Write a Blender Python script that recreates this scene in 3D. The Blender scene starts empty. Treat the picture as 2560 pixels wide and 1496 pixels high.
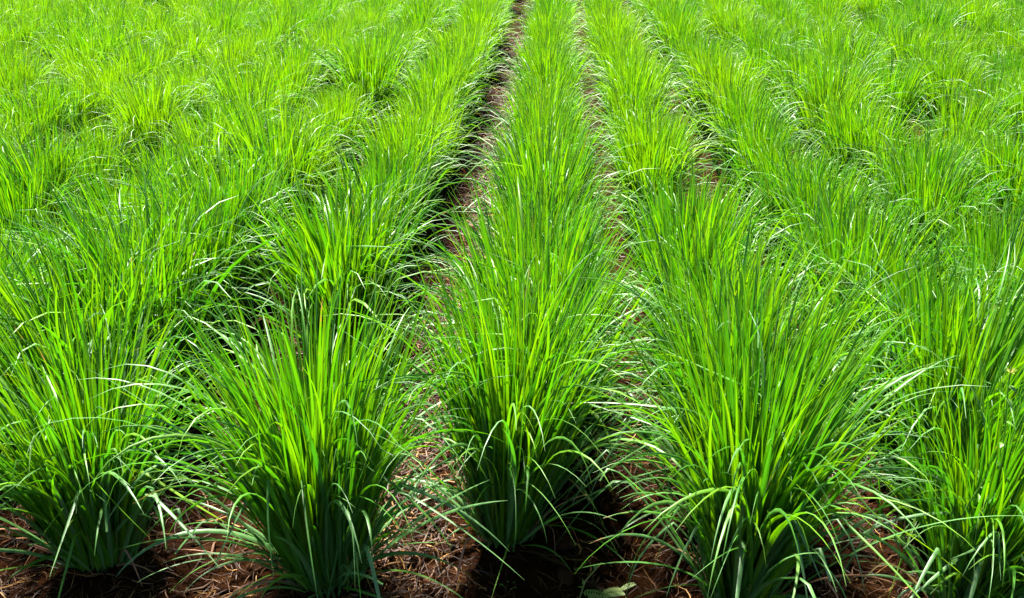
import bpy, math, random
import numpy as np

# ------------------------------------------------------------------ camera, sky, sun, exposure
SC = bpy.context.scene
COL = SC.collection
CAM_H = 2.40
PITCH = 24.17
YAW = 2.64
cam_d = bpy.data.cameras.new('camera')
cam_d.sensor_width = 36.0
cam_d.lens = 32.86
cam_d.clip_start = 0.05
cam_d.clip_end = 2000.0
cam = bpy.data.objects.new('camera', cam_d)
COL.objects.link(cam)
cam.location = (0.0, 0.0, CAM_H)
cam.rotation_euler = (math.radians(90.0 - PITCH), 0.0, math.radians(YAW))
SC.camera = cam

SUN_EL = 60.0
SUN_AZ = -20.0          # degrees clockwise from +Y: the sun stands ahead and to the left
world = bpy.data.worlds.new('World')
SC.world = world
world.use_nodes = True
wn = world.node_tree
wn.nodes.clear()
w_out = wn.nodes.new('ShaderNodeOutputWorld')
w_bg = wn.nodes.new('ShaderNodeBackground')
w_sky = wn.nodes.new('ShaderNodeTexSky')
w_sky.sky_type = 'NISHITA'
w_sky.sun_disc = False
w_sky.sun_elevation = math.radians(SUN_EL)
w_sky.sun_rotation = math.radians(SUN_AZ)
w_sky.air_density = 0.5
w_sky.dust_density = 0.3
w_sky.ozone_density = 1.0
w_bg.inputs['Strength'].default_value = 0.05
wn.links.new(w_sky.outputs[0], w_bg.inputs['Color'])
wn.links.new(w_bg.outputs[0], w_out.inputs['Surface'])

sun_d = bpy.data.lights.new('sun', 'SUN')
sun_d.energy = 5.0
sun_d.angle = math.radians(4.0)
sun_d.color = (1.0, 0.95, 0.86)
sun = bpy.data.objects.new('sun', sun_d)
COL.objects.link(sun)
_e, _a = math.radians(SUN_EL), math.radians(SUN_AZ)
from mathutils import Vector
to_sun = Vector((math.sin(_a) * math.cos(_e), math.cos(_a) * math.cos(_e), math.sin(_e)))
sun.rotation_euler = to_sun.to_track_quat('Z', 'Y').to_euler()
sun.location = to_sun * 30.0

SC.view_settings.view_transform = 'Standard'
SC.view_settings.look = 'None'
SC.view_settings.exposure = 2.75
SC.view_settings.gamma = 1.0
SC.cycles.max_bounces = 8
SC.cycles.diffuse_bounces = 1
SC.cycles.glossy_bounces = 2

rng = np.random.default_rng(7)

# ------------------------------------------------------------------ helpers
def ramp(nt, stops, interp='LINEAR'):
    n = nt.nodes.new('ShaderNodeValToRGB')
    cr = n.color_ramp
    cr.interpolation = interp
    while len(cr.elements) > 1:
        cr.elements.remove(cr.elements[-1])
    cr.elements[0].position = stops[0][0]
    cr.elements[0].color = (*stops[0][1], 1)
    for p, c in stops[1:]:
        e = cr.elements.new(p)
        e.color = (*c, 1)
    return n

def mathn(nt, op, a, b=None, c=None, clamp=False):
    n = nt.nodes.new('ShaderNodeMath')
    n.operation = op
    n.use_clamp = clamp
    for i, v in enumerate((a, b, c)):
        if v is None:
            continue
        if isinstance(v, (int, float)):
            n.inputs[i].default_value = v
        else:
            nt.links.new(v, n.inputs[i])
    return n.outputs[0]

def mixc(nt, f, a, b, mode='MIX'):
    n = nt.nodes.new('ShaderNodeMix')
    n.data_type = 'RGBA'
    n.blend_type = mode
    for sock, v in ((n.inputs[0], f), (n.inputs[6], a), (n.inputs[7], b)):
        if isinstance(v, (int, float)):
            sock.default_value = v
        elif isinstance(v, tuple):
            sock.default_value = (*v, 1)
        else:
            nt.links.new(v, sock)
    return n.outputs[2]

def attr(nt, name):
    n = nt.nodes.new('ShaderNodeAttribute')
    n.attribute_name = name
    return n.outputs['Fac']

def leaf_material(name, dry_leaf=False):
    m = bpy.data.materials.new(name)
    m.use_nodes = True
    nt = m.node_tree
    nt.nodes.clear()
    out = nt.nodes.new('ShaderNodeOutputMaterial')
    rnd, tpos, dry, age, across, ctint = (attr(nt, k) for k in ('rnd', 'tpos', 'dry', 'age', 'across', 'ctint'))
    oi = nt.nodes.new('ShaderNodeObjectInfo')
    sep = nt.nodes.new('ShaderNodeSeparateColor')
    nt.links.new(oi.outputs['Color'], sep.inputs[0])
    tint = mathn(nt, 'ADD', sep.outputs[0], ctint)          # yellow (+) to blue green (-), per clump
    geo = nt.nodes.new('ShaderNodeNewGeometry')
    tc = nt.nodes.new('ShaderNodeTexCoord')
    noise = nt.nodes.new('ShaderNodeTexNoise')
    noise.inputs['Scale'].default_value = 34.0
    noise.inputs['Detail'].default_value = 2.0
    nt.links.new(tc.outputs['Object'], noise.inputs['Vector'])
    nz = noise.outputs['Fac']
    if dry_leaf:
        hue = mathn(nt, 'ADD', rnd, mathn(nt, 'MULTIPLY', mathn(nt, 'SUBTRACT', nz, 0.5), 0.7))
        r = ramp(nt, [(0.0, (0.22, 0.055, 0.02)), (0.35, (0.30, 0.15, 0.065)), (0.6, (0.24, 0.13, 0.10)), (0.85, (0.44, 0.30, 0.13)), (1.0, (0.30, 0.26, 0.06))])
        nt.links.new(hue, r.inputs[0])
        refl = trans = r.outputs[0]
        tr_f, rough, spec = 0.25, 0.7, 0.2
    else:
        g = mathn(nt, 'ADD', mathn(nt, 'MULTIPLY', rnd, 0.6), mathn(nt, 'MULTIPLY', mathn(nt, 'SUBTRACT', 1.0, age), 0.4))
        g = mathn(nt, 'ADD', g, tint, clamp=True)
        r1 = ramp(nt, [(0.0, (0.008, 0.070, 0.008)), (0.5, (0.036, 0.150, 0.002)), (1.0, (0.150, 0.290, 0.001))])
        r2 = ramp(nt, [(0.0, (0.020, 0.160, 0.004)), (0.5, (0.080, 0.300, 0.001)), (1.0, (0.215, 0.430, 0.001))])
        nt.links.new(g, r1.inputs[0])
        nt.links.new(g, r2.inputs[0])
        refl, trans = r1.outputs[0], r2.outputs[0]
        # older, arching leaves: pale waxy bloom, with their sky sheen painted into the colour
        refl = mixc(nt, mathn(nt, 'MULTIPLY', mathn(nt, 'SUBTRACT', age, 0.45), 1.5, clamp=True), refl, (0.105, 0.235, 0.075))
        # fine lengthwise veins and a paler midrib
        vein = mathn(nt, 'MULTIPLY', mathn(nt, 'SINE', mathn(nt, 'MULTIPLY', across, 17.0)), 0.10)
        rib = mathn(nt, 'LESS_THAN', mathn(nt, 'ABSOLUTE', across), 0.13)
        refl = mixc(nt, mathn(nt, 'MULTIPLY', rib, 0.35), refl, (0.16, 0.30, 0.06))
        vv = nt.nodes.new('ShaderNodeHueSaturation')
        nt.links.new(refl, vv.inputs['Color'])
        nt.links.new(mathn(nt, 'ADD', 1.0, mathn(nt, 'ADD', vein, mathn(nt, 'MULTIPLY', mathn(nt, 'SUBTRACT', nz, 0.5), 0.5))), vv.inputs['Value'])
        refl = vv.outputs[0]
        # withered tips and streaks
        k = mathn(nt, 'ADD', tpos, mathn(nt, 'MULTIPLY', mathn(nt, 'SUBTRACT', nz, 0.5), 0.55))
        k = mathn(nt, 'SUBTRACT', k, mathn(nt, 'SUBTRACT', 1.33, dry))
        k = mathn(nt, 'MULTIPLY', k, 5.0, clamp=True)
        dr = ramp(nt, [(0.0, (0.34, 0.30, 0.02)), (0.45, (0.42, 0.17, 0.025)), (1.0, (0.26, 0.12, 0.06))])
        nt.links.new(k, dr.inputs[0])
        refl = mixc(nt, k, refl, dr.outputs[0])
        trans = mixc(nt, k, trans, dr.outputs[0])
        # basal sheath, coloured dark to carry the shade at the clump's foot
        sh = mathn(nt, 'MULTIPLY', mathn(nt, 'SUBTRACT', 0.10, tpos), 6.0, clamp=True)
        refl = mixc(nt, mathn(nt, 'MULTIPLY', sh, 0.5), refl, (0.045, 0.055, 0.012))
        tr_f, rough, spec = 0.34, 0.48, 0.50
    p = nt.nodes.new('ShaderNodeBsdfPrincipled')
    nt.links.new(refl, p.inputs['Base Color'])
    p.inputs['Roughness'].default_value = rough
    if dry_leaf:
        p.inputs['Specular IOR Level'].default_value = spec
    else:
        nt.links.new(mathn(nt, 'ADD', 0.22, mathn(nt, 'MULTIPLY', age, 0.5)), p.inputs['Specular IOR Level'])
    t = nt.nodes.new('ShaderNodeBsdfTranslucent')
    nt.links.new(trans, t.inputs['Color'])
    mx = nt.nodes.new('ShaderNodeMixShader')
    mx.inputs[0].default_value = tr_f
    nt.links.new(p.outputs[0], mx.inputs[1])
    nt.links.new(t.outputs[0], mx.inputs[2])
    nt.links.new(mx.outputs[0], out.inputs['Surface'])
    return m

def soil_material():
    m = bpy.data.materials.new('soil')
    m.use_nodes = True
    nt = m.node_tree
    p = nt.nodes['Principled BSDF']
    tc = nt.nodes.new('ShaderNodeTexCoord')
    def noise(sc, det, rough=0.6):
        n = nt.nodes.new('ShaderNodeTexNoise')
        n.inputs['Scale'].default_value = sc
        n.inputs['Detail'].default_value = det
        n.inputs['Roughness'].default_value = rough
        nt.links.new(tc.outputs['Object'], n.inputs['Vector'])
        return n.outputs['Fac']
    n1, n2, n3 = noise(2.2, 5), noise(14.0, 6), noise(90.0, 4)
    v = mathn(nt, 'ADD', mathn(nt, 'MULTIPLY', n1, 0.5), mathn(nt, 'MULTIPLY', n2, 0.5))
    r = ramp(nt, [(0.30, (0.004, 0.0013, 0.0005)), (0.46, (0.012, 0.0036, 0.0009)), (0.60, (0.030, 0.0105, 0.0022)), (0.75, (0.066, 0.025, 0.0055))])
    nt.links.new(v, r.inputs[0])
    c = mixc(nt, mathn(nt, 'MULTIPLY', n3, 0.6), r.outputs[0], (0.012, 0.004, 0.0010))
    nt.links.new(c, p.inputs['Base Color'])
    p.inputs['Roughness'].default_value = 0.95
    p.inputs['Specular IOR Level'].default_value = 0.04
    b = nt.nodes.new('ShaderNodeBump')
    b.inputs['Strength'].default_value = 0.9
    b.inputs['Distance'].default_value = 0.035
    nt.links.new(mathn(nt, 'ADD', n2, mathn(nt, 'MULTIPLY', n3, 0.4)), b.inputs['Height'])
    nt.links.new(b.outputs[0], p.inputs['Normal'])
    return m

def straw_material():
    m = bpy.data.materials.new('dry_straw')
    m.use_nodes = True
    nt = m.node_tree
    p = nt.nodes['Principled BSDF']
    r = ramp(nt, [(0.0, (0.014, 0.0045, 0.0015)), (0.5, (0.040, 0.0135, 0.003)), (0.8, (0.105, 0.042, 0.009)), (1.0, (0.26, 0.13, 0.033))])
    nt.links.new(attr(nt, 'rnd'), r.inputs[0])
    nt.links.new(r.outputs[0], p.inputs['Base Color'])
    p.inputs['Roughness'].default_value = 0.6
    p.inputs['Specular IOR Level'].default_value = 0.3
    return m

def plain_leaf_material(name, col, tcol):
    m = bpy.data.materials.new(name)
    m.use_nodes = True
    nt = m.node_tree
    nt.nodes.clear()
    out = nt.nodes.new('ShaderNodeOutputMaterial')
    tc = nt.nodes.new('ShaderNodeTexCoord')
    n = nt.nodes.new('ShaderNodeTexNoise')
    n.inputs['Scale'].default_value = 60.0
    nt.links.new(tc.outputs['Object'], n.inputs['Vector'])
    c = mixc(nt, n.outputs['Fac'], col, tuple(x * 0.6 for x in col))
    p = nt.nodes.new('ShaderNodeBsdfPrincipled')
    nt.links.new(c, p.inputs['Base Color'])
    p.inputs['Roughness'].default_value = 0.5
    t = nt.nodes.new('ShaderNodeBsdfTranslucent')
    t.inputs['Color'].default_value = (*tcol, 1)
    mx = nt.nodes.new('ShaderNodeMixShader')
    mx.inputs[0].default_value = 0.4
    nt.links.new(p.outputs[0], mx.inputs[1])
    nt.links.new(t.outputs[0], mx.inputs[2])
    nt.links.new(mx.outputs[0], out.inputs['Surface'])
    return m

MAT_LEAF = leaf_material('grass_blade')
MAT_DRY = leaf_material('withered_blade', True)
MAT_SOIL = soil_material()
MAT_STRAW = straw_material()
MAT_WEED = plain_leaf_material('weed_leaf', (0.12, 0.28, 0.03), (0.2, 0.4, 0.02))
MAT_TWIG = plain_leaf_material('weed_stem', (0.30, 0.30, 0.07), (0.3, 0.3, 0.05))
MAT_PALE = plain_leaf_material('pale_weed_leaf', (0.30, 0.42, 0.10), (0.35, 0.5, 0.06))
MAT_BUD = plain_leaf_material('yellow_bud', (0.28, 0.30, 0.05), (0.3, 0.32, 0.03))

def mesh_np(name, verts, faces, mat, attrs=None, smooth=True):
    """verts (V,3), faces (F,4) -> mesh"""
    me = bpy.data.meshes.new(name)
    V, F = len(verts), len(faces)
    k = faces.shape[1]
    me.vertices.add(V)
    me.vertices.foreach_set('co', np.ascontiguousarray(verts, np.float32).ravel())
    me.loops.add(F * k)
    me.loops.foreach_set('vertex_index', np.ascontiguousarray(faces, np.int32).ravel())
    me.polygons.add(F)
    me.polygons.foreach_set('loop_start', np.arange(0, F * k, k, dtype=np.int32))
    if smooth:
        me.polygons.foreach_set('use_smooth', np.ones(F, dtype=bool))
    for n, a in (attrs or {}).items():
        at = me.attributes.new(n, 'FLOAT', 'POINT')
        at.data.foreach_set('value', np.ascontiguousarray(a, np.float32).ravel())
    me.materials.append(mat)
    me.update()
    me.validate()
    return me

def link(name, data, parent=None):
    o = bpy.data.objects.new(name, data)
    COL.objects.link(o)
    if parent is not None:
        o.parent = parent
    o.color = (0, 0, 0, 1)
    return o

# ------------------------------------------------------------------ blades of grass
KEYS = ('x', 'y', 'z', 'az', 'phi', 'bend', 'pw', 'L', 'w', 'kt', 'ka', 'azd', 'tw0', 'tw1', 'cut', 'dry', 'age', 'rnd')

def blade_mesh_data(P, M, cross=3, fold=0.28, ground=0.012):
    N = len(P['az'])
    t = np.linspace(0, 1, M)[None, :] * P['cut'][:, None]
    col = lambda k: P[k][:, None]
    tm = np.concatenate([t[:, :1], 0.5 * (t[:, 1:] + t[:, :-1])], 1)
    def direction(tt):
        sk = np.clip((tt - col('kt')) / 0.05, 0, 1)
        phi = col('phi') + col('bend') * tt ** col('pw') + col('ka') * sk * sk * (3 - 2 * sk)
        phi = np.clip(phi, -0.4, 2.95)
        a = col('az') + col('azd') * tt ** 1.6
        return np.stack([np.sin(phi) * np.cos(a), np.sin(phi) * np.sin(a), np.cos(phi)], -1), a
    dm, _ = direction(tm)
    ds = np.concatenate([np.zeros((N, 1)), t[:, 1:] - t[:, :-1]], 1) * col('L')
    pos = np.cumsum(dm * ds[..., None], 1)
    pos[..., 0] += col('x'); pos[..., 1] += col('y'); pos[..., 2] += col('z')
    d, a = direction(t)
    wv = np.stack([-np.sin(a), np.cos(a), np.zeros_like(a)], -1)
    nv = np.cross(d, wv)
    tw = col('tw0') + col('tw1') * t
    wr = wv * np.cos(tw)[..., None] + nv * np.sin(tw)[..., None]
    nr = -wv * np.sin(tw)[..., None] + nv * np.cos(tw)[..., None]
    prof = (0.42 + 0.58 * np.clip(t / 0.22, 0, 1)) * np.clip(1 - t ** 2.6, 0.02, 1) ** 0.8
    hw = 0.5 * col('w') * prof
    if ground is not None:
        pos[..., 2] = np.maximum(pos[..., 2], ground + 0.01 * col('rnd'))
    A = pos - wr * hw[..., None]
    B = pos + wr * hw[..., None]
    if cross == 3:
        C = pos + nr * (hw * fold * 2)[..., None]
        verts = np.stack([A, C, B], 2)
        ac = np.broadcast_to(np.array([-1.0, 0, 1.0]), (N, M, 3))
    else:
        verts = np.stack([A, B], 2)
        ac = np.broadcast_to(np.array([-1.0, 1.0]), (N, M, 2))
    c = cross
    idx = (np.arange(N)[:, None, None] * M + np.arange(M - 1)[None, :, None]) * c + np.arange(c - 1)[None, None, :]
    faces = np.stack([idx, idx + 1, idx + 1 + c, idx + c], -1).reshape(-1, 4)
    full = lambda v: np.broadcast_to(v[..., None], (N, M, c)).reshape(-1)
    at = {'rnd': full(np.broadcast_to(col('rnd'), (N, M))), 'tpos': full(t), 'dry': full(np.broadcast_to(col('dry'), (N, M))),
          'age': full(np.broadcast_to(col('age'), (N, M))), 'across': ac.reshape(-1), 'ctint': np.zeros(N * M * c)}
    return verts.reshape(-1, 3), faces, at

def clump_blades(g, n, R=0.15, height=1.0, side=1.0, wid=0.0125, low=0.09, arch=0.30):
    """n blades fanning out of one clump"""
    kind = g.choice(3, n, p=[1 - arch - low, arch, low])
    u = np.sqrt(g.random(n))
    ab = g.uniform(0, 2 * np.pi, n)
    N = lambda s: g.normal(0, s, n)
    U = lambda a, b: g.uniform(a, b, n)
    P = {}
    P['x'] = R * u * np.cos(ab); P['y'] = R * u * np.sin(ab); P['z'] = np.zeros(n)
    P['az'] = ab + N(0.45)
    sel = lambda a, b, c: np.choose(kind, [a, b, c])
    P['phi'] = sel(0.02 + 0.27 * u ** 1.3 + N(0.085), 0.06 + 0.27 * u + N(0.07), U(0.35, 0.95))
    P['bend'] = sel(U(0.05, 0.75), U(1.2, 2.7), U(0.7, 1.7))
    P['pw'] = sel(U(2.0, 4.0), U(2.1, 4.4), U(1.2, 2.4))
    P['L'] = sel(U(0.70, 1.16), U(0.72, 1.18), U(0.35, 0.75)) * height
    P['w'] = np.clip(g.lognormal(math.log(wid), 0.28, n), 0.007, 0.023)
    # inside a row the neighbours crowd a clump: it leans along the row (Y) more than into the furrow (X)
    lat = side + (1 - side) * np.abs(np.sin(P['az']))
    P['phi'] = P['phi'] * lat
    P['bend'] = P['bend'] * (0.45 + 0.55 * lat)
    P['x'] *= 0.4 + 0.6 * side
    P['kt'] = np.where(g.random(n) < 0.055, U(0.45, 0.85), 2.0)
    P['ka'] = U(0.8, 1.9)
    P['azd'] = N(0.35)
    P['tw0'] = sel(N(0.9), N(0.35), N(0.35))
    P['tw1'] = N(0.8)
    P['cut'] = np.where(g.random(n) < 0.04, U(0.55, 0.85), 1.0)
    q = g.random(n)
    P['dry'] = np.where(q < 0.02, U(0.34, 0.50), np.where(q < 0.25, U(0.15, 0.36), U(0.0, 0.1)))
    P['age'] = np.clip(sel(U(0, 0.6), U(0.3, 0.9), U(0.5, 1.0)), 0, 1)
    P['rnd'] = g.random(n)
    return P

def one_blade(**k):
    d = dict(x=0, y=0, z=0, az=0, phi=0.6, bend=1.6, pw=2, L=0.7, w=0.013, kt=2, ka=0, azd=0.2, tw0=0, tw1=0.5, cut=1, dry=0, age=0.5, rnd=0.5)
    d.update(k)
    return {q: np.array([float(d[q])]) for q in KEYS}

def tubes(paths, radii, sides=5):
    """list of (K,3) paths with radii (K,) -> one welded tube set"""
    V, F, b = [], [], 0
    ang = np.linspace(0, 2 * np.pi, sides, endpoint=False)
    for p, r in zip(paths, radii):
        K = len(p)
        d = np.gradient(p, axis=0)
        d /= np.linalg.norm(d, axis=1, keepdims=True) + 1e-9
        ref = np.where(np.abs(d[:, 2:3]) > 0.9, np.array([[1.0, 0, 0]]), np.array([[0, 0, 1.0]]))
        s = np.cross(d, ref); s /= np.linalg.norm(s, axis=1, keepdims=True) + 1e-9
        q = np.cross(d, s)
        ring = p[:, None, :] + (s[:, None, :] * np.cos(ang)[None, :, None] + q[:, None, :] * np.sin(ang)[None, :, None]) * r[:, None, None]
        V.append(ring.reshape(-1, 3))
        i = np.arange(K - 1)[:, None] * sides + np.arange(sides)[None, :]
        j = np.arange(K - 1)[:, None] * sides + (np.arange(sides)[None, :] + 1) % sides
        F.append(b + np.stack([i, j, j + sides, i + sides], -1).reshape(-1, 4))
        b += K * sides
    return np.concatenate(V), np.concatenate(F)

def stem_mesh(g, n, R, height):
    paths, radii = [], []
    tt = np.linspace(0, 1, 4)
    for _ in range(n):
        u, a = math.sqrt(g.random()), g.uniform(0, 2 * math.pi)
        b = np.array([R * u * math.cos(a), R * u * math.sin(a), -0.02])
        ph = 0.03 + 0.42 * u ** 1.3 + g.normal(0, 0.05)
        aa = a + g.normal(0, 0.4)
        L = g.uniform(0.18, 0.36) * height
        d = np.array([math.sin(ph) * math.cos(aa), math.sin(ph) * math.sin(aa), math.cos(ph)])
        paths.append(b + tt[:, None] * L * d)
        radii.append(g.uniform(0.004, 0.0065) * (1 - 0.55 * tt))
    V, F = tubes(paths, radii)
    k = len(V)
    per = k // n
    at = {'rnd': np.repeat(g.random(n), per), 'tpos': np.tile(np.repeat(tt, 5), n) * 0.15, 'dry': np.repeat(np.where(g.random(n) < 0.2, 1.25, 0.2), per),
          'age': np.full(k, 0.7), 'across': np.full(k, 0.5), 'ctint': np.zeros(k)}
    return V, F, at

def build_variant(seed, n, M, cross, height=1.0, R=None, n_dry=3, n_fold=2, side=1.0, wid=0.0125, low=0.09, arch=0.30):
    g = np.random.default_rng(seed)
    R = R or g.uniform(0.14, 0.19)
    v, f, a = blade_mesh_data(clump_blades(g, n, R, height, side, wid, low, arch), M, cross)
    res = [('leaf_tuft', mesh_np('leaf_tuft', v, f, MAT_LEAF, a))]
    v, f, a = stem_mesh(g, 60, R, height)
    res.append(('stem_base', mesh_np('stem_base', v, f, MAT_LEAF, a)))
    for i in range(n_dry):
        az = g.uniform(math.pi, 2 * math.pi) if i % 3 else g.uniform(0, 2 * math.pi)
        b = one_blade(x=R * .8 * math.cos(az), y=R * .8 * math.sin(az), az=az, phi=g.uniform(0.25, 0.95), bend=g.uniform(0.8, 2.0), pw=g.uniform(1.4, 3), L=g.uniform(0.3, 0.68),
                      w=g.uniform(0.008, 0.014), kt=g.choice([2, g.uniform(.35, .8)]), ka=g.uniform(.8, 1.8), azd=g.normal(0, .4), tw0=g.normal(0, .5), tw1=g.normal(0, 1.6), rnd=g.random(), cut=g.choice([1, .8]))
        v, f, a = blade_mesh_data(b, 16, 3, 0.4)
        res.append(('dry_leaf', mesh_np('dry_leaf', v, f, MAT_DRY, a)))
    for i in range(n_fold):
        az = g.uniform(0.95 * math.pi, 2.05 * math.pi)
        b = one_blade(x=R * .9 * math.cos(az), y=R * .9 * math.sin(az), az=az, phi=g.uniform(0.15, 0.65), bend=g.uniform(0.3, 0.8), pw=2, L=g.uniform(0.7, 1.1) * height,
                      w=g.uniform(0.016, 0.023), kt=g.choice([2, g.uniform(.5, .75)]), ka=g.uniform(1.0, 2.0), azd=g.normal(0, .4), tw0=g.normal(0, .2), tw1=g.normal(0, .4), rnd=g.uniform(.2, .7), age=0.9, cut=g.choice([1, 1, .8]))
        v, f, a = blade_mesh_data(b, 20, 3)
        res.append(('folded_leaf', mesh_np('folded_leaf', v, f, MAT_LEAF, a)))
    return res

# ------------------------------------------------------------------ where the clumps stand: straight rows along +Y
ROW_X0, ROW_S, STEP = -0.14, 0.84, 0.56
cy, sy = math.cos(math.radians(YAW)), math.sin(math.radians(YAW))
cp, sp = math.cos(math.radians(PITCH)), math.sin(math.radians(PITCH))
FPX = cam_d.lens / 36.0
def project(x, y, z):
    """fractions of the frame width from the picture centre, and distance"""
    r = x * cy + y * sy
    f0 = -x * sy + y * cy
    h = z - CAM_H
    f = f0 * cp - h * sp
    up = h * cp + f0 * sp
    return FPX * r / f, FPX * up / f, f

FRONT = {-3: (0.02, 2.80), -2: (0.10, 2.84), -1: (0.15, 2.76), 0: (-0.03, 3.04), 1: (0.0, 2.70), 2: (-0.06, 2.66), 3: (0.0, 2.80)}
GAPS = {-1: (3.1, 4.35), 1: (5.3, 6.3), 2: (0, 0), 0: (0, 0), -2: (0, 0)}       # plants are missing from y to y
SHIFT = {-2: -0.11, -1: -0.11, 0: 0.06, 1: 0.02, 2: 0.08, 3: 0.08}
spots = []      # row, index in row, x, y, scale, turn, tint
for k in range(-19, 20):
    g = np.random.default_rng(1000 + k)
    gap = 0
    xj, y = FRONT.get(k, (0.0, 2.75 + g.uniform(-.15, .2)))
    for i in range(60):
        s = float(np.clip(g.normal(1.0, 0.095), 0.76, 1.18))
        rot = g.normal(0, 0.22) + (math.pi if g.random() < 0.5 else 0.0)
        tint = float(np.clip(g.normal(-0.012 * ROW_S * k + min(0.20, max(-0.30, (y - 5.4) * 0.11)), 0.12), -0.36, 0.40))
        x = ROW_X0 + k * ROW_S + (xj if i == 0 else g.normal(0, 0.03 if abs(k) < 3 else 0.085) + SHIFT.get(k, 0))
        if i > 3 and g.random() < 0.022:
            gap = int(g.integers(1, 3))
        lo, hi = GAPS.get(k, (0, 0))
        miss = lo < y < hi or gap > 0
        gap -= 1
        if not miss and y < 31:
            spots.append((k, i, x, y, s, rot, tint))
        y += (STEP if y < 6 else 0.50) * g.uniform(0.86, 1.14)

def seen(x, y):
    for z in (0.1, 0.6, 1.05):
        for dx in (-0.3, 0, 0.3):
            a, b, f = project(x + dx, y, z)
            if f > 0.3 and abs(a) < 0.5 and abs(b) < 0.5 * 598 / 1024:
                return True
    return False

vis = [q for q in spots if seen(q[2], q[3])]
vis.sort(key=lambda q: math.hypot(q[2], q[3]))
NEAR = vis[:300]
near_ids = {(q[0], q[1]) for q in NEAR}
REST = [q for q in spots if (q[0], q[1]) not in near_ids and abs(q[2]) < 3.5 + q[3] * 0.68]

# ------------------------------------------------------------------ labels
ORD = ('first second third fourth fifth sixth seventh eighth ninth tenth eleventh twelfth thirteenth fourteenth fifteenth sixteenth seventeenth eighteenth '
       'nineteenth twentieth twenty-first twenty-second twenty-third twenty-fourth twenty-fifth twenty-sixth twenty-seventh twenty-eighth').split()
def row_name(k):
    if k == 0:
        return 'the centre row'
    return f"the {ORD[abs(k) - 1]} row {'left' if k < 0 else 'right'} of the centre row"
def look(s, tint):
    size = 'tall' if s > 1.06 else 'low' if s < 0.94 else 'green'
    if tint > 0.09:
        return 'yellow-green' if size == 'green' else size + ' yellow-green'
    if tint < -0.09:
        return 'dark green' if size == 'green' else size + ' dark'
    return size
FRONT_LABELS = {
    -3: 'grass clump cut by the picture edge at the lower left, ahead of its row',
    -2: 'front grass clump of the second row left of centre, with a black hollow beside it',
    -1: 'front grass clump with leaves arching low to both sides, between hollow and straw path',
    0: 'front grass clump of the centre row, set farther back behind open brown soil',
    1: 'broad front grass clump right of the open soil, long folded leaves drooping rightwards',
    2: 'front grass clump in the lower right corner with pale bare stems at its foot',
}
GROUP = 'grass clumps planted in rows across the field'

# ------------------------------------------------------------------ individual clumps
#        blades, height, radius, side spread, low leaves
SHAPES = [(600, 1.14, 0.115, 0.60, 0.06), (640, 1.14, 0.13, 0.80, 0.08), (540, 1.06, 0.105, 0.72, 0.05), (600, 1.16, 0.115, 0.76, 0.06), (600, 1.10, 0.125, 0.80, 0.12), (540, 1.0, 0.13, 0.7, 0.04), (540, 1.0, 0.12, 0.7, 0.03)]
HERO = [build_variant(50 + i, nb, 18, 3, h, R=r, n_dry=5, n_fold=16, side=sd, wid=0.0142, low=lw, arch=0.26) for i, (nb, h, r, sd, lw) in enumerate(SHAPES)]
MID = [build_variant(200 + i, 560, 11, 3, 0.80, n_dry=1, n_fold=2, side=0.34, arch=0.20, low=0.06) for i in range(9)]
LOWP = [m[:2] for m in MID]
count = {}
protos = {}
order = sorted(NEAR, key=lambda q: (q[0], q[3]))
ordinal = {}
for q in order:
    count[q[0]] = count.get(q[0], 0) + 1
    ordinal[(q[0], q[1])] = count[q[0]]
hero_i = 0
for n, (k, i, x, y, s, rot, tint) in enumerate(NEAR):
    g = np.random.default_rng(9000 + n)
    if n < 7:
        key, parts = ('hero', n), HERO[n]
        rot = g.uniform(-0.3, 0.3)
    else:
        v = int(g.integers(0, len(MID)))
        far = n > 140
        key, parts = (('low', v), LOWP[v]) if far else (('mid', v), MID[v])
    if key not in protos:
        root = bpy.data.objects.new('grass_clump', None)
        COL.objects.link(root)
        root.empty_display_size = 0.1
        kids = [link(nm, me, root) for nm, me in parts]
        protos[key] = (root, kids)
    else:
        r0, k0 = protos[key]
        root = r0.copy()
        COL.objects.link(root)
        kids = []
        for c in k0:
            d = c.copy()
            COL.objects.link(d)
            d.parent = root
            kids.append(d)
    if n >= 7:
        s *= 1.0 + 0.22 * min(1.0, max(0.0, (6.5 - y) / 3.0))
    root.location = (x, y, 0.0)
    root.rotation_euler = (g.normal(0, 0.03), g.normal(0.02, 0.035), rot)
    root.scale = (s * g.uniform(0.95, 1.05), s * g.uniform(0.95, 1.05), s)
    for c in kids:
        c.color = (tint, 0, 0, 1)
    lab = FRONT_LABELS.get(k) if i == 0 else None
    root['label'] = lab or f"{look(s, tint)} grass clump, {ORD[ordinal[(k, i)] - 1]} in view along {row_name(k)}"
    root['category'] = 'grass clump'
    root['group'] = GROUP

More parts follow.
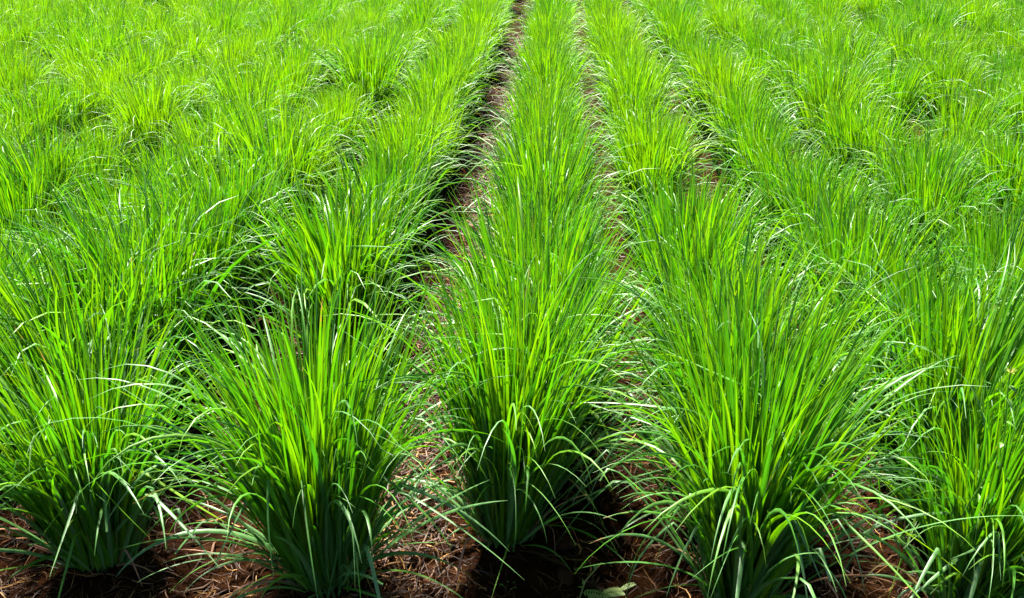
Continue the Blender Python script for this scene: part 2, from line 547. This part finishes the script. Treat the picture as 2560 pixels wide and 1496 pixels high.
# ------------------------------------------------------------------ the rest of the field, one mass
FARV = []
for i in range(8):
    g = np.random.default_rng(400 + i)
    P = clump_blades(g, 440, 0.17, 0.82, 0.36, 0.0115, 0.05, 0.17)
    P['w'] *= 1.05
    FARV.append(blade_mesh_data(P, 7, 2))
VV, FF, AA, off = [], [], {}, 0
for n, (k, i, x, y, s, rot, tint) in enumerate(REST):
    v, f, a = FARV[(n * 5 + k) % 8]
    c, sn = math.cos(rot) * s, math.sin(rot) * s
    w = np.empty_like(v)
    w[:, 0] = v[:, 0] * c - v[:, 1] * sn + x
    w[:, 1] = v[:, 0] * sn + v[:, 1] * c + y
    w[:, 2] = v[:, 2] * s
    lean_x, lean_y = 0.22 * math.sin(x * 0.9 + y * 0.35), 0.20 * math.sin(y * 0.8 - x * 0.5)      # patches bent by wind
    w[:, 0] += lean_x * w[:, 2] ** 2
    w[:, 1] += lean_y * w[:, 2] ** 2
    VV.append(w); FF.append(f + off); off += len(v)
    for q, z in a.items():
        AA.setdefault(q, []).append(z if q != 'ctint' else np.full(len(v), tint))
far = link('far_grass', mesh_np('far_grass', np.concatenate(VV), np.concatenate(FF), MAT_LEAF, {q: np.concatenate(z) for q, z in AA.items()}))
far['kind'] = 'stuff'
far['label'] = 'far rows of bright green grass merging into one mass'
print('clumps in view', len(vis), 'individual', len(NEAR), 'mass', len(REST), 'verts', off)

# ------------------------------------------------------------------ soil
def vnoise(x, y, seed):
    """smooth value noise"""
    g = np.random.default_rng(seed)
    T = g.random((257, 257))
    xi, yi = np.floor(x).astype(int), np.floor(y).astype(int)
    fx, fy = x - xi, y - yi
    fx, fy = fx * fx * (3 - 2 * fx), fy * fy * (3 - 2 * fy)
    a, b = xi % 256, yi % 256
    return (T[a, b] * (1 - fx) + T[a + 1, b] * fx) * (1 - fy) + (T[a, b + 1] * (1 - fx) + T[a + 1, b + 1] * fx) * fy
def soil_z(x, y):
    near = np.exp(-(np.hypot(x, y - 3) / 14.0) ** 4)
    z = (vnoise(x * 2.1 + 90, y * 2.1 + 90, 1) - 0.5) * 0.05 + (vnoise(x * 9 + 400, y * 9 + 400, 2) - 0.5) * 0.03 + (vnoise(x * 26 + 900, y * 26 + 900, 3) - 0.5) * 0.022
    row = np.cos((x - ROW_X0) / ROW_S * 2 * np.pi) * 0.02
    return (z + row) * near - 0.02
xs = np.concatenate([-np.geomspace(900, 4.3, 40), np.arange(-4.2, 4.2, 0.022), np.geomspace(4.3, 900, 40)])
ys = np.concatenate([-np.geomspace(900, 1.2, 30), np.arange(1.0, 5.4, 0.022), np.arange(5.5, 14, 0.12), np.geomspace(14.2, 1200, 50)])
X, Y = np.meshgrid(xs, ys, indexing='ij')
Z = soil_z(X, Y)
nx, ny = X.shape
I = np.arange(nx - 1)[:, None] * ny + np.arange(ny - 1)[None, :]
faces = np.stack([I, I + ny, I + ny + 1, I + 1], -1).reshape(-1, 4)
ground = link('ground', mesh_np('ground', np.stack([X, Y, Z], -1).reshape(-1, 3), faces, MAT_SOIL))
ground['kind'] = 'structure'
ground['label'] = 'dark reddish brown soil between the rows'

# ------------------------------------------------------------------ straw lying on the soil
def straw(g, n, x, y, lmin, lmax, wmin, wmax):
    K = 5
    L = g.uniform(lmin, lmax, n) * g.uniform(0.5, 1, n)
    a = g.uniform(0, 2 * np.pi, n)
    curve = g.normal(0, 0.9, n)
    t = np.linspace(-0.5, 0.5, K)
    ang = a[:, None] + curve[:, None] * t[None, :]
    px = x[:, None] + np.cumsum(np.cos(ang), 1) * (L / K)[:, None]
    py = y[:, None] + np.cumsum(np.sin(ang), 1) * (L / K)[:, None]
    tilt = g.normal(0, 0.13, n)
    pz = soil_z(px, py) + 0.006 + g.exponential(0.012, n)[:, None] + np.abs(tilt[:, None] * (t[None, :] + g.choice([-.5, .5], n)[:, None]) * L[:, None])
    w = g.uniform(wmin, wmax, n)[:, None] * np.array([0.6, 1, 1, .9, .3])[None, :] * 0.5
    ph = g.normal(0, 0.6, n)[:, None]
    sx, syy, sz = -np.sin(ang) * np.cos(ph), np.cos(ang) * np.cos(ph), np.broadcast_to(np.sin(ph), ang.shape)
    A = np.stack([px - sx * w, py - syy * w, pz - sz * w], -1)
    B = np.stack([px + sx * w, py + syy * w, pz + sz * w], -1)
    v = np.stack([A, B], 2).reshape(-1, 3)
    i = (np.arange(n)[:, None] * K + np.arange(K - 1)[None, :]) * 2
    f = np.stack([i, i + 1, i + 3, i + 2], -1).reshape(-1, 4)
    return v, f, np.repeat(np.clip(g.normal(0.5, 0.28, n), 0, 1), K * 2)
g = np.random.default_rng(77)
n1 = 34000
x1 = g.uniform(-4, 4, n1); y1 = g.uniform(2.1, 5.2, n1)
keep = g.random(n1) < 0.35 + 0.65 * np.clip((vnoise(x1 * 1.6 + 30, y1 * 1.6 + 30, 9) - 0.35) * 3, 0, 1)
x1, y1 = x1[keep], y1[keep]
kk = g.integers(-9, 10, 15000)
x2 = ROW_X0 + (kk + 0.5) * ROW_S + g.normal(0, 0.16, 15000); y2 = 2.6 + 22 * g.random(15000) ** 1.3
x3 = ROW_X0 - 0.5 * ROW_S + g.normal(0, 0.13, 9000); y3 = g.uniform(2.6, 16, 9000)
P1 = straw(g, len(x1), x1, y1, 0.03, 0.20, 0.0013, 0.0042)
P2 = straw(g, len(x2), x2, y2, 0.10, 0.35, 0.003, 0.008)
P3 = straw(g, len(x3), x3, y3, 0.05, 0.25, 0.0018, 0.0065)
vv, ff, aa, off = [], [], [], 0
for v, f, a in (P1, P2, P3):
    vv.append(v); ff.append(f + off); aa.append(a); off += len(v)
st = link('straw_litter', mesh_np('straw_litter', np.concatenate(vv), np.concatenate(ff), MAT_STRAW, {'rnd': np.concatenate(aa)}))
st['kind'] = 'stuff'
st['label'] = 'dry straw and dead grass strewn over the soil'

# ------------------------------------------------------------------ crumbs of soil
def lump(g, sub=1, rough=0.25):
    import bmesh
    bm = bmesh.new()
    bmesh.ops.create_icosphere(bm, subdivisions=sub, radius=1.0)
    v = np.array([q.co[:] for q in bm.verts])
    bm.verts.ensure_lookup_table()
    f = np.array([[q.index for q in p.verts] for p in bm.faces])
    bm.free()
    d = g.normal(0, 1, (6, 3))
    k = sum(np.sin(v @ d[i] * (1.2 + i * 0.8) + i) / (1.4 + i) for i in range(6))
    v = v * (1 + rough * k + g.normal(0, rough * 0.22, len(v)))[:, None]
    return v, f
g = np.random.default_rng(123)
LUMPS = [lump(g) for _ in range(6)]
vv, ff, off = [], [], 0
for _ in range(9000):
    v, f = LUMPS[int(g.integers(0, 6))]
    r = 0.0025 * math.exp(g.exponential(0.62))
    r = min(r, 0.028)
    x, y = g.uniform(-3.6, 3.6), g.uniform(2.2, 4.6)
    a = g.uniform(0, 6.28)
    w = v * np.array([1.2, 1, 0.75]) * r
    w = np.stack([w[:, 0] * math.cos(a) - w[:, 1] * math.sin(a), w[:, 0] * math.sin(a) + w[:, 1] * math.cos(a), w[:, 2]], -1)
    w += np.array([x, y, float(soil_z(np.array([x]), np.array([y]))[0]) + r * 0.25])
    vv.append(w); ff.append(f + off); off += len(v)
cr = link('soil_crumbs', mesh_np('soil_crumbs', np.concatenate(vv), np.concatenate(ff), MAT_SOIL))
cr['kind'] = 'stuff'
cr['label'] = 'small crumbs of dark soil scattered over the ground'

# ------------------------------------------------------------------ a clod, weeds and a climbing vine
def top_thing(name, label, cat, loc):
    o = bpy.data.objects.new(name, None)
    COL.objects.link(o)
    o.empty_display_size = 0.05
    o.location = (loc[0], loc[1], float(soil_z(np.array([loc[0]]), np.array([loc[1]]))[0]) + (loc[2] if len(loc) > 2 else 0))
    o['label'] = label
    o['category'] = cat
    return o
MAT_CLOD = soil_material()
MAT_CLOD.name = 'dry_clod'
for e, c in zip(next(n for n in MAT_CLOD.node_tree.nodes if n.type == 'VALTORGB').color_ramp.elements, ((0.03, 0.012, 0.005), (0.05, 0.022, 0.010), (0.075, 0.036, 0.017), (0.11, 0.06, 0.03))):
    e.color = (*c, 1)
def clod(loc, r, label, seed):
    g = np.random.default_rng(seed)
    v, f = lump(g, 4, 0.16)
    o = link('soil_clod', mesh_np('soil_clod', v * np.array([1.25, 0.95, 0.75]) * r, f, MAT_CLOD))
    o.location = (loc[0], loc[1], float(soil_z(np.array([loc[0]]), np.array([loc[1]]))[0]) + r * 0.35)
    o.rotation_euler = (0.2, 0.3, g.uniform(0, 6))
    o['label'] = label
    o['category'] = 'soil clod'
    o['group'] = 'clods of dry soil'
clod((0.075, 2.83), 0.032, 'pale brown wedge of dry soil beside the little yellow twig', 5)
clod((0.072, 3.02), 0.034, 'rough reddish clod of soil at the shaded foot of the centre clump', 6)
clod((0.56, 2.60), 0.040, 'crumbled brown soil clod at the foot of the broad front clump', 8)

def leaf_shape(L, W, fold=0.25, droop=0.3, K=9, lobes=0.0):
    """a small broad leaf along +X"""
    t = np.linspace(0, 1, K)
    w = W * 0.5 * np.sin(np.pi * np.clip(t, 0.02, 0.985) ** 0.8) * (1 + lobes * np.sin(t * 40))
    z = -droop * L * t ** 2
    c = np.stack([L * t, 0 * t, z], -1)
    a = np.stack([L * t, -w, z + fold * w], -1)
    b = np.stack([L * t, w, z + fold * w], -1)
    v = np.stack([a, c, b], 1).reshape(-1, 3)
    i = np.arange(K - 1)[:, None] * 3 + np.arange(2)[None, :]
    return v, np.stack([i, i + 1, i + 4, i + 3], -1).reshape(-1, 4)
def place(v, loc, az, el=0.0, roll=0.0):
    from mathutils import Euler
    m = np.array((Euler((0, 0, az)).to_matrix() @ Euler((0, -el, 0)).to_matrix() @ Euler((roll, 0, 0)).to_matrix()))
    return v @ m.T + np.array(loc)
def frond(pairs, L, lw):
    """a feathery leaf: a fine rib with pairs of leaflets, one part"""
    V, F, off = [], [], 0
    for i in range(pairs):
        x = L * (0.12 + 0.88 * i / pairs)
        k = math.sin(math.pi * (0.25 + 0.7 * i / pairs))
        for sgn in (-1, 1):
            v, f = leaf_shape(lw * (0.6 + 0.6 * k), lw * 0.36, 0.3, 0.2, 5)
            v = place(v, (x, 0, -0.2 * x * x / L), sgn * 1.05, 0.15)
            V.append(v); F.append(f + off); off += len(v)
    v, f = tubes([np.stack([np.linspace(0, L, 6), np.zeros(6), -0.2 * np.linspace(0, L, 6) ** 2 / L], -1)], [np.full(6, 0.0009)], 4)
    V.append(v); F.append(f + off)
    return np.concatenate(V), np.concatenate(F)

tw = top_thing('weed_sprout', 'bent yellowish weed stem with feathery pale leaves in the front soil', 'weed', (0.111, 2.69))
p = np.array([(0, -0.02, 0.0), (0.014, 0.012, 0.018), (0.026, 0.045, 0.04), (0.034, 0.06, 0.055), (0.052, 0.085, 0.062), (0.072, 0.10, 0.078), (0.098, 0.125, 0.092)])
link('stem', mesh_np('stem', *tubes([p], [np.array([0.0022, 0.0022, 0.003, 0.0038, 0.003, 0.0028, 0.0024])], 7), MAT_TWIG), tw)
for loc, az, el, L in (((0.026, 0.045, 0.04), 2.9, 0.15, 0.022), ((0.03, 0.05, 0.045), 1.9, 1.1, 0.024), ((0.072, 0.10, 0.078), 1.9, 1.2, 0.024), ((0.072, 0.10, 0.078), 0.7, 1.3, 0.02)):
    v, f = leaf_shape(L, L * 0.42)
    link('leaf', mesh_np('leaf', place(v, loc, az, el), f, MAT_WEED), tw)
for loc, az, el, n, L, lw in (((0.02, 0.03, 0.03), -0.25, 0.25, 9, 0.10, 0.022), ((0.09, 0.02, 0.03), 0.15, 0.25, 11, 0.085, 0.026), ((0.165, 0.035, 0.045), 0.55, 0.2, 8, 0.065, 0.013), ((0.05, 0.02, 0.035), -0.9, 0.1, 6, 0.06, 0.022)):
    v, f = frond(n, L, lw)
    link('frond', mesh_np('frond', place(v, loc, az, el), f, MAT_PALE), tw)

def seedling(loc, label, n, L, seed, h=0.03):
    g = np.random.default_rng(seed)
    t = top_thing('weed_seedling', label, 'weed', loc)
    t['group'] = 'small broad-leaved weeds'
    paths = []
    for i in range(n):
        az, rr, z = g.uniform(0, 6.28), g.uniform(0.004, 0.03), h * g.uniform(0.4, 1.2)
        e = np.array([rr * math.cos(az), rr * math.sin(az), z])
        paths.append(np.stack([e * k * np.array([1, 1, 1.0]) for k in np.linspace(0, 1, 4)]) + np.array([0, 0, -0.004]) * (1 - np.linspace(0, 1, 4))[:, None])
        v, f = leaf_shape(L * g.uniform(0.6, 1.1), L * g.uniform(0.45, 0.65), 0.15, 0.25)
        link('leaf', mesh_np('leaf', place(v, e, az + g.normal(0, .4), g.uniform(-0.1, 0.5)), f, MAT_WEED), t)
    link('stem', mesh_np('stem', *tubes(paths, [np.full(4, 0.0009)] * n, 5), MAT_TWIG), t)
seedling((-0.235, 2.93), 'little bushy green weed at the left foot of the centre clump', 11, 0.020, 11, 0.05)
seedling((-0.145, 2.735), 'tiny sprig of a weed alone in the straw below the centre clump', 4, 0.016, 12, 0.02)
seedling((0.262, 2.70), 'small dark-leaved seedling just beyond the feathery weed', 4, 0.022, 13, 0.03)
seedling((-0.62, 2.98), 'low green weed in the straw path by the arching front clump', 6, 0.018, 14, 0.03)

vine = top_thing('climbing_vine', 'pale climbing vine with a yellow bud among the grass at the right edge', 'vine', (1.30, 2.52))
tt = np.linspace(0, 1, 30)
path = np.stack([0.05 * tt + 0.022 * np.sin(tt * 11), -0.06 * tt + 0.022 * np.cos(tt * 11) - 0.022, 1.13 * tt], -1)
link('stem', mesh_np('stem', *tubes([path], [0.003 - 0.001 * tt], 6), MAT_WEED), vine)
g = np.random.default_rng(31)
for k in (11, 15, 18, 21, 23, 25, 27, 28):
    az = g.uniform(3.2, 6.2)
    v, f = leaf_shape(g.uniform(0.02, 0.032), g.uniform(0.014, 0.02), 0.2, 0.5)
    link('leaf', mesh_np('leaf', place(v, path[k], az, g.uniform(-0.5, 0.4)), f, MAT_WEED), vine)
V, F, off = [], [], 0
for q in range(9):
    v, f = leaf_shape(g.uniform(0.014, 0.024), 0.009, 0.5, g.uniform(-0.5, 0.3), 6)
    v = place(v, path[-1], q * 2.399, g.uniform(0.1, 1.1))
    V.append(v); F.append(f + off); off += len(v)
link('bud', mesh_np('bud', np.concatenate(V), np.concatenate(F), MAT_BUD), vine)
